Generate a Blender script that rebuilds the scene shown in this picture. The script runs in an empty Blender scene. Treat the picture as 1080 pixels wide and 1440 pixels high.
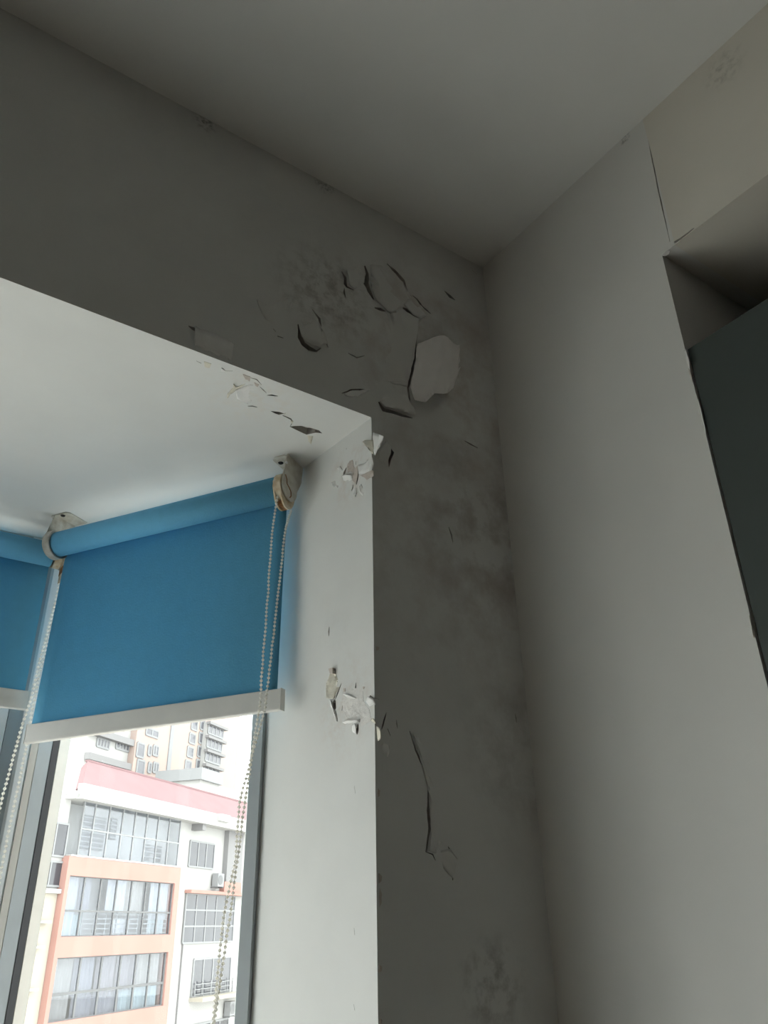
import bpy, bmesh, math, random
from mathutils import Vector, Matrix
random.seed(7)
rnd = random.random

# ------------------------------------------------------------------ camera
FPX = 1116.556
PITCH, ROLL, YAW = math.radians(27.696), math.radians(-1.0774), math.radians(54.8166)
CAM = Vector((-0.94669, -0.94286, 1.5))
FWD = Vector((math.cos(PITCH)*math.cos(YAW), math.cos(PITCH)*math.sin(YAW), math.sin(PITCH)))
_r0 = Vector((math.sin(YAW), -math.cos(YAW), 0)); _u0 = _r0.cross(FWD)
RGT = math.cos(ROLL)*_r0 + math.sin(ROLL)*_u0
UPV = -math.sin(ROLL)*_r0 + math.cos(ROLL)*_u0
sc = bpy.context.scene
COL = sc.collection
cd = bpy.data.cameras.new('camera'); cam = bpy.data.objects.new('camera', cd); COL.objects.link(cam)
cd.sensor_fit = 'VERTICAL'; cd.sensor_height = 36.0; cd.lens = FPX/1440*36.0
cd.clip_start = 0.02; cd.clip_end = 500
m = Matrix((RGT, UPV, -FWD)).transposed().to_4x4(); m.translation = CAM
cam.matrix_world = m
sc.camera = cam

# ------------------------------------------------------------------ light: bright hazy sky
SKY = 5.3
w = bpy.data.worlds.new('world'); sc.world = w; w.use_nodes = True
bg = w.node_tree.nodes['Background']
bg.inputs['Color'].default_value = (0.955, 0.975, 0.955, 1); bg.inputs['Strength'].default_value = SKY
vs = sc.view_settings
sc.display_settings.display_device = 'sRGB'
vs.view_transform = 'Standard'; vs.look = 'None'; vs.gamma = 1.0; vs.use_curve_mapping = False
vs.exposure = 0.0
sc.cycles.use_denoising = True
sc.cycles.max_bounces = 14; sc.cycles.diffuse_bounces = 9
sc.cycles.transparent_max_bounces = 24
sc.cycles.sample_clamp_indirect = 6.0

# ------------------------------------------------------------------ pixel -> place helpers
def ray(u, v):
    return (FWD*FPX + RGT*(u-540) + UPV*(720-v)).normalized()
def on_plane(u, v, P, n):
    d = ray(u, v); return CAM + d*((P-CAM).dot(n)/d.dot(n))

# ------------------------------------------------------------------ materials
MATS = {}
def mat(name, col, rough=0.6, metal=0.0, spec=0.3, var=0.0, vscale=6.0, bump=0.0, bscale=40.0, var_col=None, stains=(), trans=0.0):
    """procedural principled: base colour with noise variation, stains (centre, radius, colour, noise scale, amount), bump"""
    if name in MATS: return MATS[name]
    M = bpy.data.materials.new(name); M.use_nodes = True; nt = M.node_tree; N = nt.nodes; L = nt.links
    b = N['Principled BSDF']
    b.inputs['Roughness'].default_value = rough; b.inputs['Metallic'].default_value = metal
    b.inputs['Specular IOR Level'].default_value = spec
    geo = N.new('ShaderNodeNewGeometry')
    out = None
    if var > 0 or stains:
        nz = N.new('ShaderNodeTexNoise'); nz.inputs['Scale'].default_value = vscale; nz.inputs['Detail'].default_value = 6
        L.new(geo.outputs['Position'], nz.inputs['Vector'])
        rp = N.new('ShaderNodeMapRange'); rp.inputs['From Min'].default_value = .35; rp.inputs['From Max'].default_value = .7
        L.new(nz.outputs['Fac'], rp.inputs['Value'])
        mx = N.new('ShaderNodeMix'); mx.data_type = 'RGBA'
        vc = var_col or tuple(c*(1-var) for c in col)
        mx.inputs['A'].default_value = (*col, 1); mx.inputs['B'].default_value = (*vc, 1)
        L.new(rp.outputs['Result'], mx.inputs['Factor']); out = mx.outputs['Result']
        for (c, r, scol, ns, amt) in stains:
            d = N.new('ShaderNodeVectorMath'); d.operation = 'DISTANCE'; d.inputs[1].default_value = c
            L.new(geo.outputs['Position'], d.inputs[0])
            fall = N.new('ShaderNodeMapRange'); fall.interpolation_type = 'SMOOTHSTEP'
            fall.inputs['From Min'].default_value = r; fall.inputs['From Max'].default_value = 0.15*r
            L.new(d.outputs['Value'], fall.inputs['Value'])
            sn = N.new('ShaderNodeTexNoise'); sn.inputs['Scale'].default_value = ns; sn.inputs['Detail'].default_value = 5; sn.inputs['Roughness'].default_value = .65
            L.new(geo.outputs['Position'], sn.inputs['Vector'])
            sr = N.new('ShaderNodeMapRange'); sr.inputs['From Min'].default_value = .45; sr.inputs['From Max'].default_value = .68
            sr.inputs['To Max'].default_value = amt
            L.new(sn.outputs['Fac'], sr.inputs['Value'])
            mu = N.new('ShaderNodeMath'); mu.operation = 'MULTIPLY'
            L.new(fall.outputs['Result'], mu.inputs[0]); L.new(sr.outputs['Result'], mu.inputs[1])
            m2 = N.new('ShaderNodeMix'); m2.data_type = 'RGBA'; m2.inputs['B'].default_value = (*scol, 1)
            L.new(out, m2.inputs['A']); L.new(mu.outputs['Value'], m2.inputs['Factor']); out = m2.outputs['Result']
        L.new(out, b.inputs['Base Color'])
    else:
        b.inputs['Base Color'].default_value = (*col, 1)
    if bump > 0:
        n2 = N.new('ShaderNodeTexNoise'); n2.inputs['Scale'].default_value = bscale; n2.inputs['Detail'].default_value = 4
        L.new(geo.outputs['Position'], n2.inputs['Vector'])
        bp = N.new('ShaderNodeBump'); bp.inputs['Strength'].default_value = bump; bp.inputs['Distance'].default_value = .004
        L.new(n2.outputs['Fac'], bp.inputs['Height']); L.new(bp.outputs['Normal'], b.inputs['Normal'])
    if trans > 0:
        tl = N.new('ShaderNodeBsdfTranslucent'); tl.inputs['Color'].default_value = (*col, 1)
        ms = N.new('ShaderNodeMixShader'); ms.inputs['Fac'].default_value = trans
        L.new(b.outputs['BSDF'], ms.inputs[1]); L.new(tl.outputs['BSDF'], ms.inputs[2])
        L.new(ms.outputs['Shader'], N['Material Output'].inputs['Surface'])
    MATS[name] = M
    return M
def glass(name, tint=(.95, .97, .97), refl=.08, edge=.7):
    if name in MATS: return MATS[name]
    M = bpy.data.materials.new(name); M.use_nodes = True; nt = M.node_tree; N = nt.nodes; L = nt.links
    N.remove(N['Principled BSDF'])
    t = N.new('ShaderNodeBsdfTransparent'); t.inputs['Color'].default_value = (*tint, 1)
    g = N.new('ShaderNodeBsdfGlossy'); g.inputs['Roughness'].default_value = .03
    lw = N.new('ShaderNodeLayerWeight'); lw.inputs['Blend'].default_value = .25
    mr = N.new('ShaderNodeMapRange'); mr.inputs['To Min'].default_value = refl; mr.inputs['To Max'].default_value = edge
    pw = N.new('ShaderNodeMath'); pw.operation = 'POWER'; pw.inputs[1].default_value = 3
    L.new(lw.outputs['Facing'], pw.inputs[0]); L.new(pw.outputs['Value'], mr.inputs['Value'])
    ms = N.new('ShaderNodeMixShader'); L.new(mr.outputs['Result'], ms.inputs['Fac'])
    L.new(t.outputs['BSDF'], ms.inputs[1]); L.new(g.outputs['BSDF'], ms.inputs[2])
    L.new(ms.outputs['Shader'], N['Material Output'].inputs['Surface'])
    MATS[name] = M
    return M

BROWN = (.20, .165, .135); MOULD = (.10, .10, .09)
WP = (.80, .80, .775)
wallstain = [((-.15, 0, 2.45), .40, (.46, .39, .345), 7, .9), ((-.02, 0, 2.15), .26, BROWN, 9, .6),
             ((-.40, 0, 2.52), .14, (.30, .28, .25), 45, .8), ((-.115, 0, 1.43), .08, (.22, .21, .19), 32, .75), ((-.01, 0, 1.75), .2, BROWN, 10, .4),
             ((-.41, 0, 2.795), .03, MOULD, 120, 1.0), ((-.12, 0, 2.05), .35, (.45, .40, .365), 9, .7), ((-.66, 0, 2.79), .03, MOULD, 90, 1.0)]
M_BACK = mat('aged_wall_paint', (.70, .70, .68), .9, 0, .15, .10, 5, .25, 30, stains=wallstain)
M_REVEAL = mat('reveal_paint', (.72, .72, .70), .8, 0, .2, .05, 8, .15, 35,
               stains=[((-.315, .06, 2.20), .09, (.62, .55, .50), 40, .8), ((-.315, .07, 1.80), .10, (.62, .56, .51), 50, .8), ((-.5, .06, 2.284), .12, (.70, .66, .60), 50, .7), ((-.32, .1, 1.93), .1, (.6, .59, .57), 25, .3)])
M_CEIL = mat('ceiling_paint', (.72, .72, .70), .9, 0, .15, .05, 4, .12, 30)
M_RIGHT = mat('wall_paint', (.70, .69, .66), .85, 0, .2, .05, 5, .12, 30,
              stains=[((0, -.40, 2.795), .016, (.08, .08, .07), 120, 1.0)])
M_BEAM = mat('beam_paint', (.69, .655, .585), .85, 0, .2, .05, 5, .12, 30, stains=[((0, -.60, 2.75), .05, (.3, .28, .25), 70, .55)])
M_PLASTER = mat('bare_plaster', (.60, .53, .48), .95, 0, .1, .15, 60, .5, 150)
M_CRACK = mat('crack_plaster', (.50, .47, .435), .95, 0, .05, .3, 60)
M_CREAM = mat('cream_filler', (.74, .70, .60), .9, 0, .15, .12, 60, .4, 120)
M_FLAKE = mat('paint_film', (.80, .79, .77), .7, 0, .25, .08, 40, .2, 120)
M_FLAKED = mat('dirty_paint_film', (.70, .695, .67), .9, 0, .15, .10, 5, .25, 30)
M_BRIGHT = mat('clean_plaster', (.94, .91, .895), .8, 0, .2, .05, 30, .2, 90)
M_FLOOR = mat('floor_tile', (.30, .25, .20), .45, 0, .4, .15, 3)
M_BOUNCE = mat('bounce_white', (.80, .80, .78), .3, 0, .5, .06, 6)
M_ROOM = mat('room_paint', (.16, .155, .145), .85, 0, .2, .04, 5)
M_PANEL = mat('grey_green_laminate', (.068, .082, .077), .55, 0, .3, .08, 4)
M_ALU = mat('grey_aluminium', (.42, .46, .48), .45, 0.0, .5, .06, 20)
M_ALUB = mat('beige_aluminium', (.60, .57, .52), .5, 0, .4, .06, 20)
M_ALUW = mat('white_aluminium', (.74, .77, .78), .5, 0, .4, .05, 20)
M_RUBBER = mat('black_rubber', (.02, .021, .025), .6)
M_BLUE = mat('blue_blind_fabric', (.135, .42, .62), .8, 0, .2, .06, 60, .2, 300, trans=.22)
M_ROLL = mat('blue_fabric_lit', (.16, .47, .71), .75, 0, .25, .05, 60, .15, 300)  # wound turns of the same cloth, tinted lighter as if lit
M_BAR = mat('bottom_bar_plastic', (.70, .69, .66), .5, 0, .4, .05, 30)
M_BRACKET = mat('bracket_metal', (.60, .58, .52), .5, .0, .5, .2, 60, .2, 100, var_col=(.42, .38, .31))
M_CLUTCH = mat('aged_cream_plastic', (.68, .60, .47), .5, 0, .4, .2, 80, var_col=(.50, .36, .20))
M_RUST = mat('rusty_edge', (.34, .17, .06), .7, 0, .3, .4, 150, .3, 200, var_col=(.14, .07, .04))
M_HOLE = mat('screw_black', (.015, .015, .015), .5)
M_BEAD = mat('bead_plastic', (.93, .915, .875), .3, 0, .5, .05, 60, trans=.75)
M_BWHITE = mat('facade_white', (.36, .358, .35), .9, 0, .1, .06, .6)
M_BCREAM = mat('facade_cream', (.36, .335, .285), .9, 0, .1, .06, .6)
M_ORANGE = mat('facade_orange', (.35, .207, .178), .9, 0, .1, .12, .8, var_col=(.33, .19, .163))
M_ROOF = mat('roof_red', (.225, .145, .15), .85, 0, .1, .08, 1.2)
M_EAVE = mat('eave_grey', (.20, .198, .20), .9)
M_BFRAME = mat('facade_frame', (.13, .133, .136), .6)
M_BFRAMEW = mat('facade_frame_white', (.22, .225, .23), .6)
M_INT = mat('balcony_plaster', (.30, .30, .30), .9, 0, .1, .3, 1.2)
M_CURT = [mat('curtain_grey', (.19, .19, .21), .9), mat('curtain_pale', (.33, .34, .36), .9), mat('curtain_mauve', (.20, .185, .195), .9), mat('curtain_beige', (.25, .24, .225), .9), mat('curtain_mint', (.25, .30, .31), .9)]
M_BPANE = glass('facade_glass', (.88, .90, .93), .06)
M_DPANE = mat('dark_facade_pane', (.045, .047, .055), .12, 0, .6, .2, 1.5)
M_TPANE = mat('tower_pane', (.11, .112, .125), .15, 0, .5, .2, 1.0)
M_TOWER = mat('tower_pink', (.36, .288, .258), .9, 0, .1, .06, .2)
M_GROUND = mat('ground_paving', (.58, .56, .52), .9, 0, .1, .2, .3)
M_PANE = glass('window_glass', (.97, .985, .985), .004, .15)

# ------------------------------------------------------------------ object helpers
def obj(name, bm, material, parent=None, smooth=False):
    me = bpy.data.meshes.new(name)
    bmesh.ops.recalc_face_normals(bm, faces=bm.faces[:])
    if smooth:
        for f in bm.faces: f.smooth = True
    if parent is not None:
        o_ = Vector((0, 0, 0)); q = parent
        while q is not None: o_ += q.location; q = q.parent
        bmesh.ops.translate(bm, verts=bm.verts[:], vec=-o_)
    bm.to_mesh(me); bm.free()
    for mm in (material if isinstance(material, (list, tuple)) else [material]): me.materials.append(mm)
    ob = bpy.data.objects.new(name, me); COL.objects.link(ob)
    if parent is not None: ob.parent = parent
    return ob
def thing(name, label, cat, loc, group=None):
    o = bpy.data.objects.new(name, None); COL.objects.link(o); o.location = loc
    o.empty_display_size = .05
    o['label'] = label; o['category'] = cat
    if group: o['group'] = group
    return o
def struct(o, label=None, cat=None):
    o['kind'] = 'structure'
    if label: o['label'] = label
    if cat: o['category'] = cat
    return o
def prism(bm, pts, off):
    """closed prism: polygon pts (Vectors) and the same moved by off"""
    a = [bm.verts.new(p) for p in pts]; b = [bm.verts.new(p+off) for p in pts]
    n = len(pts)
    fs = [bm.faces.new(a), bm.faces.new(b[::-1])]
    for i in range(n): fs.append(bm.faces.new((a[i], b[i], b[(i+1) % n], a[(i+1) % n])))
    return fs
def box(bm, o, ex, ey, ez, r0, r1):
    """box in frame (o; ex,ey,ez) between local corners r0 and r1"""
    P = [o+ex*x+ey*y+ez*z for x in (r0[0], r1[0]) for y in (r0[1], r1[1]) for z in (r0[2], r1[2])]
    v = [bm.verts.new(p) for p in P]
    for q in ((0, 1, 3, 2), (4, 6, 7, 5), (0, 4, 5, 1), (2, 3, 7, 6), (0, 2, 6, 4), (1, 5, 7, 3)): bm.faces.new([v[i] for i in q])
X, Y, Z, O = Vector((1, 0, 0)), Vector((0, 1, 0)), Vector((0, 0, 1)), Vector((0, 0, 0))
def wbox(bm, x0, x1, y0, y1, z0, z1): box(bm, O, X, Y, Z, (x0, y0, z0), (x1, y1, z1))
def thicken(bm, off):
    """give an open sheet a back, offset by one fixed vector, and side walls"""
    bd = [e.verts[:] for e in bm.edges if len(e.link_faces) == 1]; fs = bm.faces[:]
    mp = {v: bm.verts.new(v.co+off) for v in bm.verts[:]}
    for f in fs: bm.faces.new([mp[v] for v in f.verts][::-1])
    for a, b in bd: bm.faces.new((a, b, mp[b], mp[a]))
def bevel(bm, w, seg=2):
    bmesh.ops.bevel(bm, geom=bm.edges[:], offset=w, segments=seg, affect='EDGES', profile=.5)
def cyl(bm, c, axis, r, h, seg=24, r2=None):
    """closed cylinder from c along axis*h"""
    axis = axis.normalized(); a = axis.orthogonal().normalized(); b = axis.cross(a)
    r2 = r if r2 is None else r2
    p = [bm.verts.new(c+a*r*math.cos(t)+b*r*math.sin(t)) for t in [2*math.pi*i/seg for i in range(seg)]]
    q = [bm.verts.new(c+axis*h+a*r2*math.cos(t)+b*r2*math.sin(t)) for t in [2*math.pi*i/seg for i in range(seg)]]
    bm.faces.new(p[::-1]); bm.faces.new(q)
    for i in range(seg): bm.faces.new((p[i], p[(i+1) % seg], q[(i+1) % seg], q[i]))

# ------------------------------------------------------------------ room sizes
CEIL = 2.8; SOF = 2.284; RX = -4.2; RY = -5.5
J0 = Vector((-.305, 0, 0)); J1 = Vector((-.325, .315, 0))          # jamb line in plan
P0 = Vector((-.325, .345, 0)); AZ = math.radians(121.3)
DU = Vector((math.cos(AZ), math.sin(AZ), 0)); DN = Vector((-DU.y, DU.x, 0))   # along the slanted window, into the room
K1 = P0+DU*.568; XM = -1.51                                         # bay corner, mirror axis
mir = lambda p: Vector((2*XM-p.x, p.y, p.z))

# ================================================================== STRUCTURE
bm = bmesh.new(); wbox(bm, RX-.2, .9, RY-.2, 1.0, -.2, 0); struct(obj('floor', bm, M_FLOOR))
bm = bmesh.new(); wbox(bm, RX-.2, .9, RY-.2, .315, CEIL, CEIL+.2); ceiling = struct(obj('ceiling', bm, M_CEIL))
bm = bmesh.new(); wbox(bm, RX-.2, RX, RY-.2, .315, 0, CEIL); struct(obj('wall_left', bm, M_ROOM))
bm = bmesh.new(); wbox(bm, RX, .9, RY-.2, RY, 0, CEIL); struct(obj('wall_front', bm, M_ROOM))

# ---- window wall: beam + two returns, one solid; cracks and holes are cut into it
def wall_back_bm():
    bm = bmesh.new()
    ln = [(0, 0), (0, CEIL), (RX, CEIL), (RX, 0), (2*XM+.305, 0), (2*XM+.305, SOF), (-.305, SOF), (-.305, 0)]
    fr = [Vector((x, 0, z)) for x, z in ln]
    bk = [Vector((x+(-.02 if abs(x+.305) < 1e-6 else (.02 if abs(x-2*XM-.305) < 1e-6 else 0)), .315, z)) for x, z in ln]
    a = [bm.verts.new(p) for p in fr]; b = [bm.verts.new(p) for p in bk]; n = len(a)
    bm.faces.new(a); bm.faces.new(b[::-1])
    for i in range(n):
        f = bm.faces.new((a[i], b[i], b[(i+1) % n], a[(i+1) % n]))
        if i in (4, 5, 6): f.material_index = 1
    bmesh.ops.recalc_face_normals(bm, faces=bm.faces[:])
    return bm
JT = (J1-J0).normalized(); JN = Vector((-JT.y, JT.x, 0))            # jamb faces -x
if JN.x > 0: JN = -JN
FACES = {'F': (O.copy(), Vector((0, -1, 0))), 'S': (Vector((0, 0, SOF)), Vector((0, 0, -1))), 'J': (J0.copy(), JN), 'R': (O.copy(), Vector((-1, 0, 0)))}
def pt(face, p):
    P, n = FACES[face]; return on_plane(p[0], p[1], P, n)
def ribbon(face, line, wpx, jit=.5):
    """left and right edges (3-D points) of a ragged tapering crack drawn along a pixel polyline"""
    pts = []
    for (a, b) in zip(line[:-1], line[1:]):
        n = max(1, int(math.hypot(b[0]-a[0], b[1]-a[1])/6))
        for i in range(n): pts.append((a[0]+(b[0]-a[0])*i/n, a[1]+(b[1]-a[1])*i/n))
    pts.append(line[-1]); L, Rr = [], []
    n = len(pts)
    for i, p in enumerate(pts):
        q0 = pts[max(0, i-1)]; q1 = pts[min(n-1, i+1)]
        d = (q1[0]-q0[0], q1[1]-q0[1]); l = math.hypot(*d) or 1; nx, ny = -d[1]/l, d[0]/l
        t = i/(n-1); wd = wpx*.5*min(1, .25+2.2*min(t, 1-t))*(.75+.5*rnd())
        jx = (rnd()-.5)*jit
        L.append((p[0]+nx*(wd+jx), p[1]+ny*(wd+jx))); Rr.append((p[0]-nx*(wd-jx), p[1]-ny*(wd-jx)))
    return [pt(face, p) for p in L], [pt(face, p) for p in Rr]
def strip(L, R, n, out, depth):
    """closed solid over a strip of quads, from 'out' above the face to 'depth' inside it"""
    bm = bmesh.new()
    A = [(bm.verts.new(p+n*out), bm.verts.new(q+n*out), bm.verts.new(p-n*depth), bm.verts.new(q-n*depth)) for p, q in zip(L, R)]
    for a, b in zip(A[:-1], A[1:]):
        bm.faces.new((a[0], b[0], b[1], a[1])); bm.faces.new((a[2], a[3], b[3], b[2]))
        bm.faces.new((a[0], a[2], b[2], b[0])); bm.faces.new((a[1], b[1], b[3], a[3]))
    bm.faces.new((A[0][0], A[0][1], A[0][3], A[0][2])); bm.faces.new((A[-1][0], A[-1][2], A[-1][3], A[-1][1]))
    return bm
def poly(face, pts): return [pt(face, p) for p in pts]
def crop(x0, y0, s): return lambda L: [(x0+a/s, y0+b/s) for a, b in L]
cA = crop(460, 340, 4.909); cB = crop(340, 380, 6.0); cC = crop(440, 590, 7.714); cD = crop(250, 450, 4.909)
cE = crop(440, 860, 6.545); cF = crop(420, 820, 3.131)

CRACKS = [  # face, outline points, depth
    ('F', cA([(100, 205), (125, 250), (125, 290), (135, 310), (185, 335)]), 3.6), ('F', cA([(118, 318), (118, 350), (128, 388)]), 2.2),
    ('F', cA([(260, 165), (277, 220), (268, 285), (292, 340), (320, 398)]), 5.6), ('F', cA([(412, 152), (480, 215), (525, 270), (550, 335), (580, 380)]), 3.6),
    ('F', cA([(590, 372), (620, 395), (655, 445), (715, 497)]), 2.4), ('F', cA([(328, 455), (365, 465), (412, 484)]), 3.6),
    ('F', cA([(506, 448), (545, 465), (580, 510), (640, 545)]), 4.6), ('F', cA([(632, 540), (612, 680), (604, 780), (578, 920), (558, 1010), (574, 1112)]), 4.0),
    ('F', cA([(355, 1105), (390, 1160), (450, 1175), (520, 1200), (588, 1218)]), 4.6), ('F', cA([(102, 1046), (165, 1026), (258, 1019)]), 3.2),
    ('F', cA([(193, 1012), (195, 1055)]), 1.4), ('F', cA([(810, 340), (850, 380), (885, 402)]), 2.8), ('F', cA([(145, 770), (205, 800), (260, 785)]), 1.4),
    ('F', cA([(1000, 195), (1035, 225)]), 2.0),
    ('F', cB([(475, 455), (490, 560), (520, 620), (570, 660), (630, 682), (668, 658)]), 4.6), ('F', cB([(595, 330), (655, 410), (662, 490), (700, 570), (728, 652)]), 3.0),
    ('F', cB([(215, 312), (242, 345)]), 1.8), ('F', cB([(300, 555), (350, 572)]), 2.4), ('F', cB([(380, 238), (425, 240)]), 1.8), ('F', cB([(265, 495), (290, 520)]), 1.6),
    ('F', [(653, 620), (662, 625), (672, 630)], 2.0), ('F', [(265, 458), (278, 466), (289, 467)], 3.2), ('F', [(631, 741), (635, 752), (637, 763)], 1.8),
    ('F', cF([(488, 652), (515, 735), (545, 800), (587, 897)]), 2.0), ('F', cF([(570, 903), (570, 1000), (577, 1080), (560, 1185)]), 3.2), ('F', cF([(558, 1183), (590, 1195), (602, 1222)]), 2.0),
    ('F', cF([(658, 1160), (692, 1215), (684, 1260), (678, 1308)]), 3.4), ('F', cF([(386, 570), (364, 645)]), 2.0), ('F', cF([(392, 642), (404, 672)]), 2.4),
    ('F', cF([(432, 600), (434, 640)]), 1.2), ('F', cF([(953, 575), (960, 615)]), 1.2), ('F', [(678, 372), (684, 382)], 2.2),
    ('S', cD([(722, 658), (780, 684), (795, 702), (775, 738)]), 1.8), ('S', cD([(482, 594), (515, 594), (548, 603)]), 2.0), ('S', cD([(618, 519), (650, 520), (690, 526)]), 2.4),
    ('S', cD([(500, 400), (545, 412), (578, 448)]), 1.6), ('S', cD([(565, 460), (612, 505)]), 1.2), ('S', cD([(128, 284), (162, 299)]), 1.6),
    ('J', cC([(465, 455), (465, 490)]), 1.6), ('J', cC([(497, 490), (490, 600), (474, 705)]), 2.4), ('J', cC([(436, 705), (432, 740), (415, 775)]), 1.2), ('J', cC([(600, 430), (560, 475)]), 1.8),
    ('J', cC([(365, 520), (325, 620)]), 2.2), ('J', cC([(205, 690), (225, 722), (268, 735)]), 1.6),
    ('J', cE([(151, 140), (146, 226)]), 1.8), ('J', cE([(262, 660), (238, 725), (205, 812)]), 1.6), ('J', cE([(205, 895), (215, 945), (228, 1015)]), 1.6),
    ('J', cE([(397, 655), (390, 748)]), 1.4), ('J', cE([(272, 850), (266, 912)]), 1.6), ('J', cE([(442, 940), (430, 1002)]), 2.0), ('J', cE([(417, 1035), (410, 1130)]), 2.4),
    ('J', cE([(490, 830), (530, 775), (570, 800)]), 1.6), ('J', [(487, 610+20), (487, 632)], 1.0),
    ('J', [(498, 1105), (500, 1116)], 1.4), ('J', [(498, 1305), (499, 1315)], 1.2), ('J', [(497, 1412), (499, 1421)], 1.2),
]
HOLES = [('S', cD([(772, 736), (800, 732), (850, 731), (930, 748), (975, 762), (998, 782), (950, 778), (890, 792), (830, 764)])),
         ('S', cD([(640, 628), (700, 634), (735, 646), (700, 655), (670, 645)])),
         ('J', cE([(195, 808), (212, 822), (214, 890), (200, 908), (186, 880), (184, 840)])),
         ('F', cC([(790, 235), (840, 300), (882, 360), (850, 430), (828, 518), (815, 450), (835, 380)]))]
def volume(me):
    b_ = bmesh.new(); b_.from_mesh(me); v = b_.calc_volume(); b_.free(); return v
def apply_cut(o, cutters, mi=2):
    """cut each closed solid out of the mesh in turn, so every groove has real depth"""
    for cb in cutters:
        bmesh.ops.triangulate(cb, faces=cb.faces[:])
        bmesh.ops.recalc_face_normals(cb, faces=cb.faces[:]); me = bpy.data.meshes.new('cut'); cb.to_mesh(me); cb.free()
        for f_ in me.polygons: f_.material_index = mi
        cv = abs(volume(me)); v0 = volume(o.data)
        c = bpy.data.objects.new('cut', me); COL.objects.link(c)
        md = o.modifiers.new('b', 'BOOLEAN'); md.operation = 'DIFFERENCE'; md.object = c; md.solver = 'EXACT'; md.material_mode = 'INDEX'
        dg = bpy.context.evaluated_depsgraph_get(); dg.update()
        nm = bpy.data.meshes.new_from_object(o.evaluated_get(dg)); o.modifiers.clear()
        b_ = bmesh.new(); b_.from_mesh(nm); bmesh.ops.triangulate(b_, faces=b_.faces[:]); b_.to_mesh(nm); v1 = b_.calc_volume(); b_.free()
        if -1e-9 < v0-v1 <= cv*1.05+1e-9: old = o.data; o.data = nm; bpy.data.meshes.remove(old)
        else: print('cut skipped', v0-v1, cv); bpy.data.meshes.remove(nm)
        bpy.data.objects.remove(c); bpy.data.meshes.remove(me)
bm = wall_back_bm(); me = bpy.data.meshes.new('wall_back'); bm.to_mesh(me); bm.free()
me.materials.append(M_BACK); me.materials.append(M_REVEAL); me.materials.append(M_CRACK); me.materials.append(mat('hole_plaster', (.50, .47, .435), .95, 0, .1, .15, 40, .3, 120))
b_ = bmesh.new(); b_.from_mesh(me); bmesh.ops.triangulate(b_, faces=b_.faces[:]); b_.to_mesh(me); b_.free()
wall_back = bpy.data.objects.new('wall_back', me); COL.objects.link(wall_back); struct(wall_back)
cuts = []
for f, line, wd in CRACKS:
    n = FACES[f][1]; L_, R_ = ribbon(f, line, wd*(1.15 if f == 'F' else 1.05)); cuts.append(strip(L_, R_, n, .002, .020 if f == 'F' else .008))
hol = []
for f, pl in HOLES:
    n = FACES[f][1]; b_ = bmesh.new(); prism(b_, [p+n*.002 for p in poly(f, pl)], -n*(.016 if f == 'S' else .022)); (hol if f == 'S' else cuts).append(b_)
apply_cut(wall_back, cuts); apply_cut(wall_back, hol, 3)

# ---- peeling pieces on the window wall
def flake(face, pts, hinge, lift, material, parent, name='paint_flake', base=-.0006, power=1.6, thick=.0010, ridge=None, sub=3):
    """curled piece of paint film: outline in pixels, hinge = two pixels where it still sticks, lift in metres at the far edge;
    ridge = (pixel, pixel, width) bulges along that line instead"""
    n = FACES[face][1]; out = []
    m_ = len(pts)
    for i in range(m_):
        a, b = pts[i], pts[(i+1) % m_]; k = max(1, int(math.hypot(b[0]-a[0], b[1]-a[1])/7))
        for j in range(k):
            q = (a[0]+(b[0]-a[0])*j/k, a[1]+(b[1]-a[1])*j/k)
            if j: q = (q[0]+(rnd()-.5)*1.6, q[1]+(rnd()-.5)*1.6)
            out.append(q)
    P3 = [pt(face, q) for q in out]
    bm = bmesh.new(); vs_ = [bm.verts.new(p) for p in P3]; bm.faces.new(vs_)
    bmesh.ops.triangulate(bm, faces=bm.faces[:])
    bmesh.ops.subdivide_edges(bm, edges=bm.edges[:], cuts=sub, use_grid_fill=True)
    bmesh.ops.triangulate(bm, faces=bm.faces[:])
    h0, h1 = pt(face, hinge[0]), pt(face, hinge[1]); hd = (h1-h0).normalized(); side = n.cross(hd)
    dist = [(v.co-h0).dot(side) for v in bm.verts]
    mx = max(abs(d) for d in dist) or 1
    for v, d in zip(bm.verts, dist):
        if ridge: hh = lift*math.exp(-(d/ridge)**2)
        else: hh = lift*(abs(d)/mx)**power
        v.co += n*(base+hh+.0004*math.sin(v.co.x*310+v.co.z*270+v.co.y*350))
    thicken(bm, -n*thick)
    return obj(name, bm, material, parent, smooth=True)
def patch(face, pts, material, parent, name='bare_patch', h=.0005):
    n = FACES[face][1]; bm = bmesh.new(); out = []
    m_ = len(pts)
    for i in range(m_):
        a, b = pts[i], pts[(i+1) % m_]; k = max(1, int(math.hypot(b[0]-a[0], b[1]-a[1])/3))
        for j in range(k):
            q = (a[0]+(b[0]-a[0])*j/k, a[1]+(b[1]-a[1])*j/k); out.append((q[0]+(rnd()-.5)*1.0, q[1]+(rnd()-.5)*1.0) if j else q)
    prism(bm, [pt(face, q)+n*h for q in out], -n*(h+.0004))
    return obj(name, bm, material, parent)
W = wall_back
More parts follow.
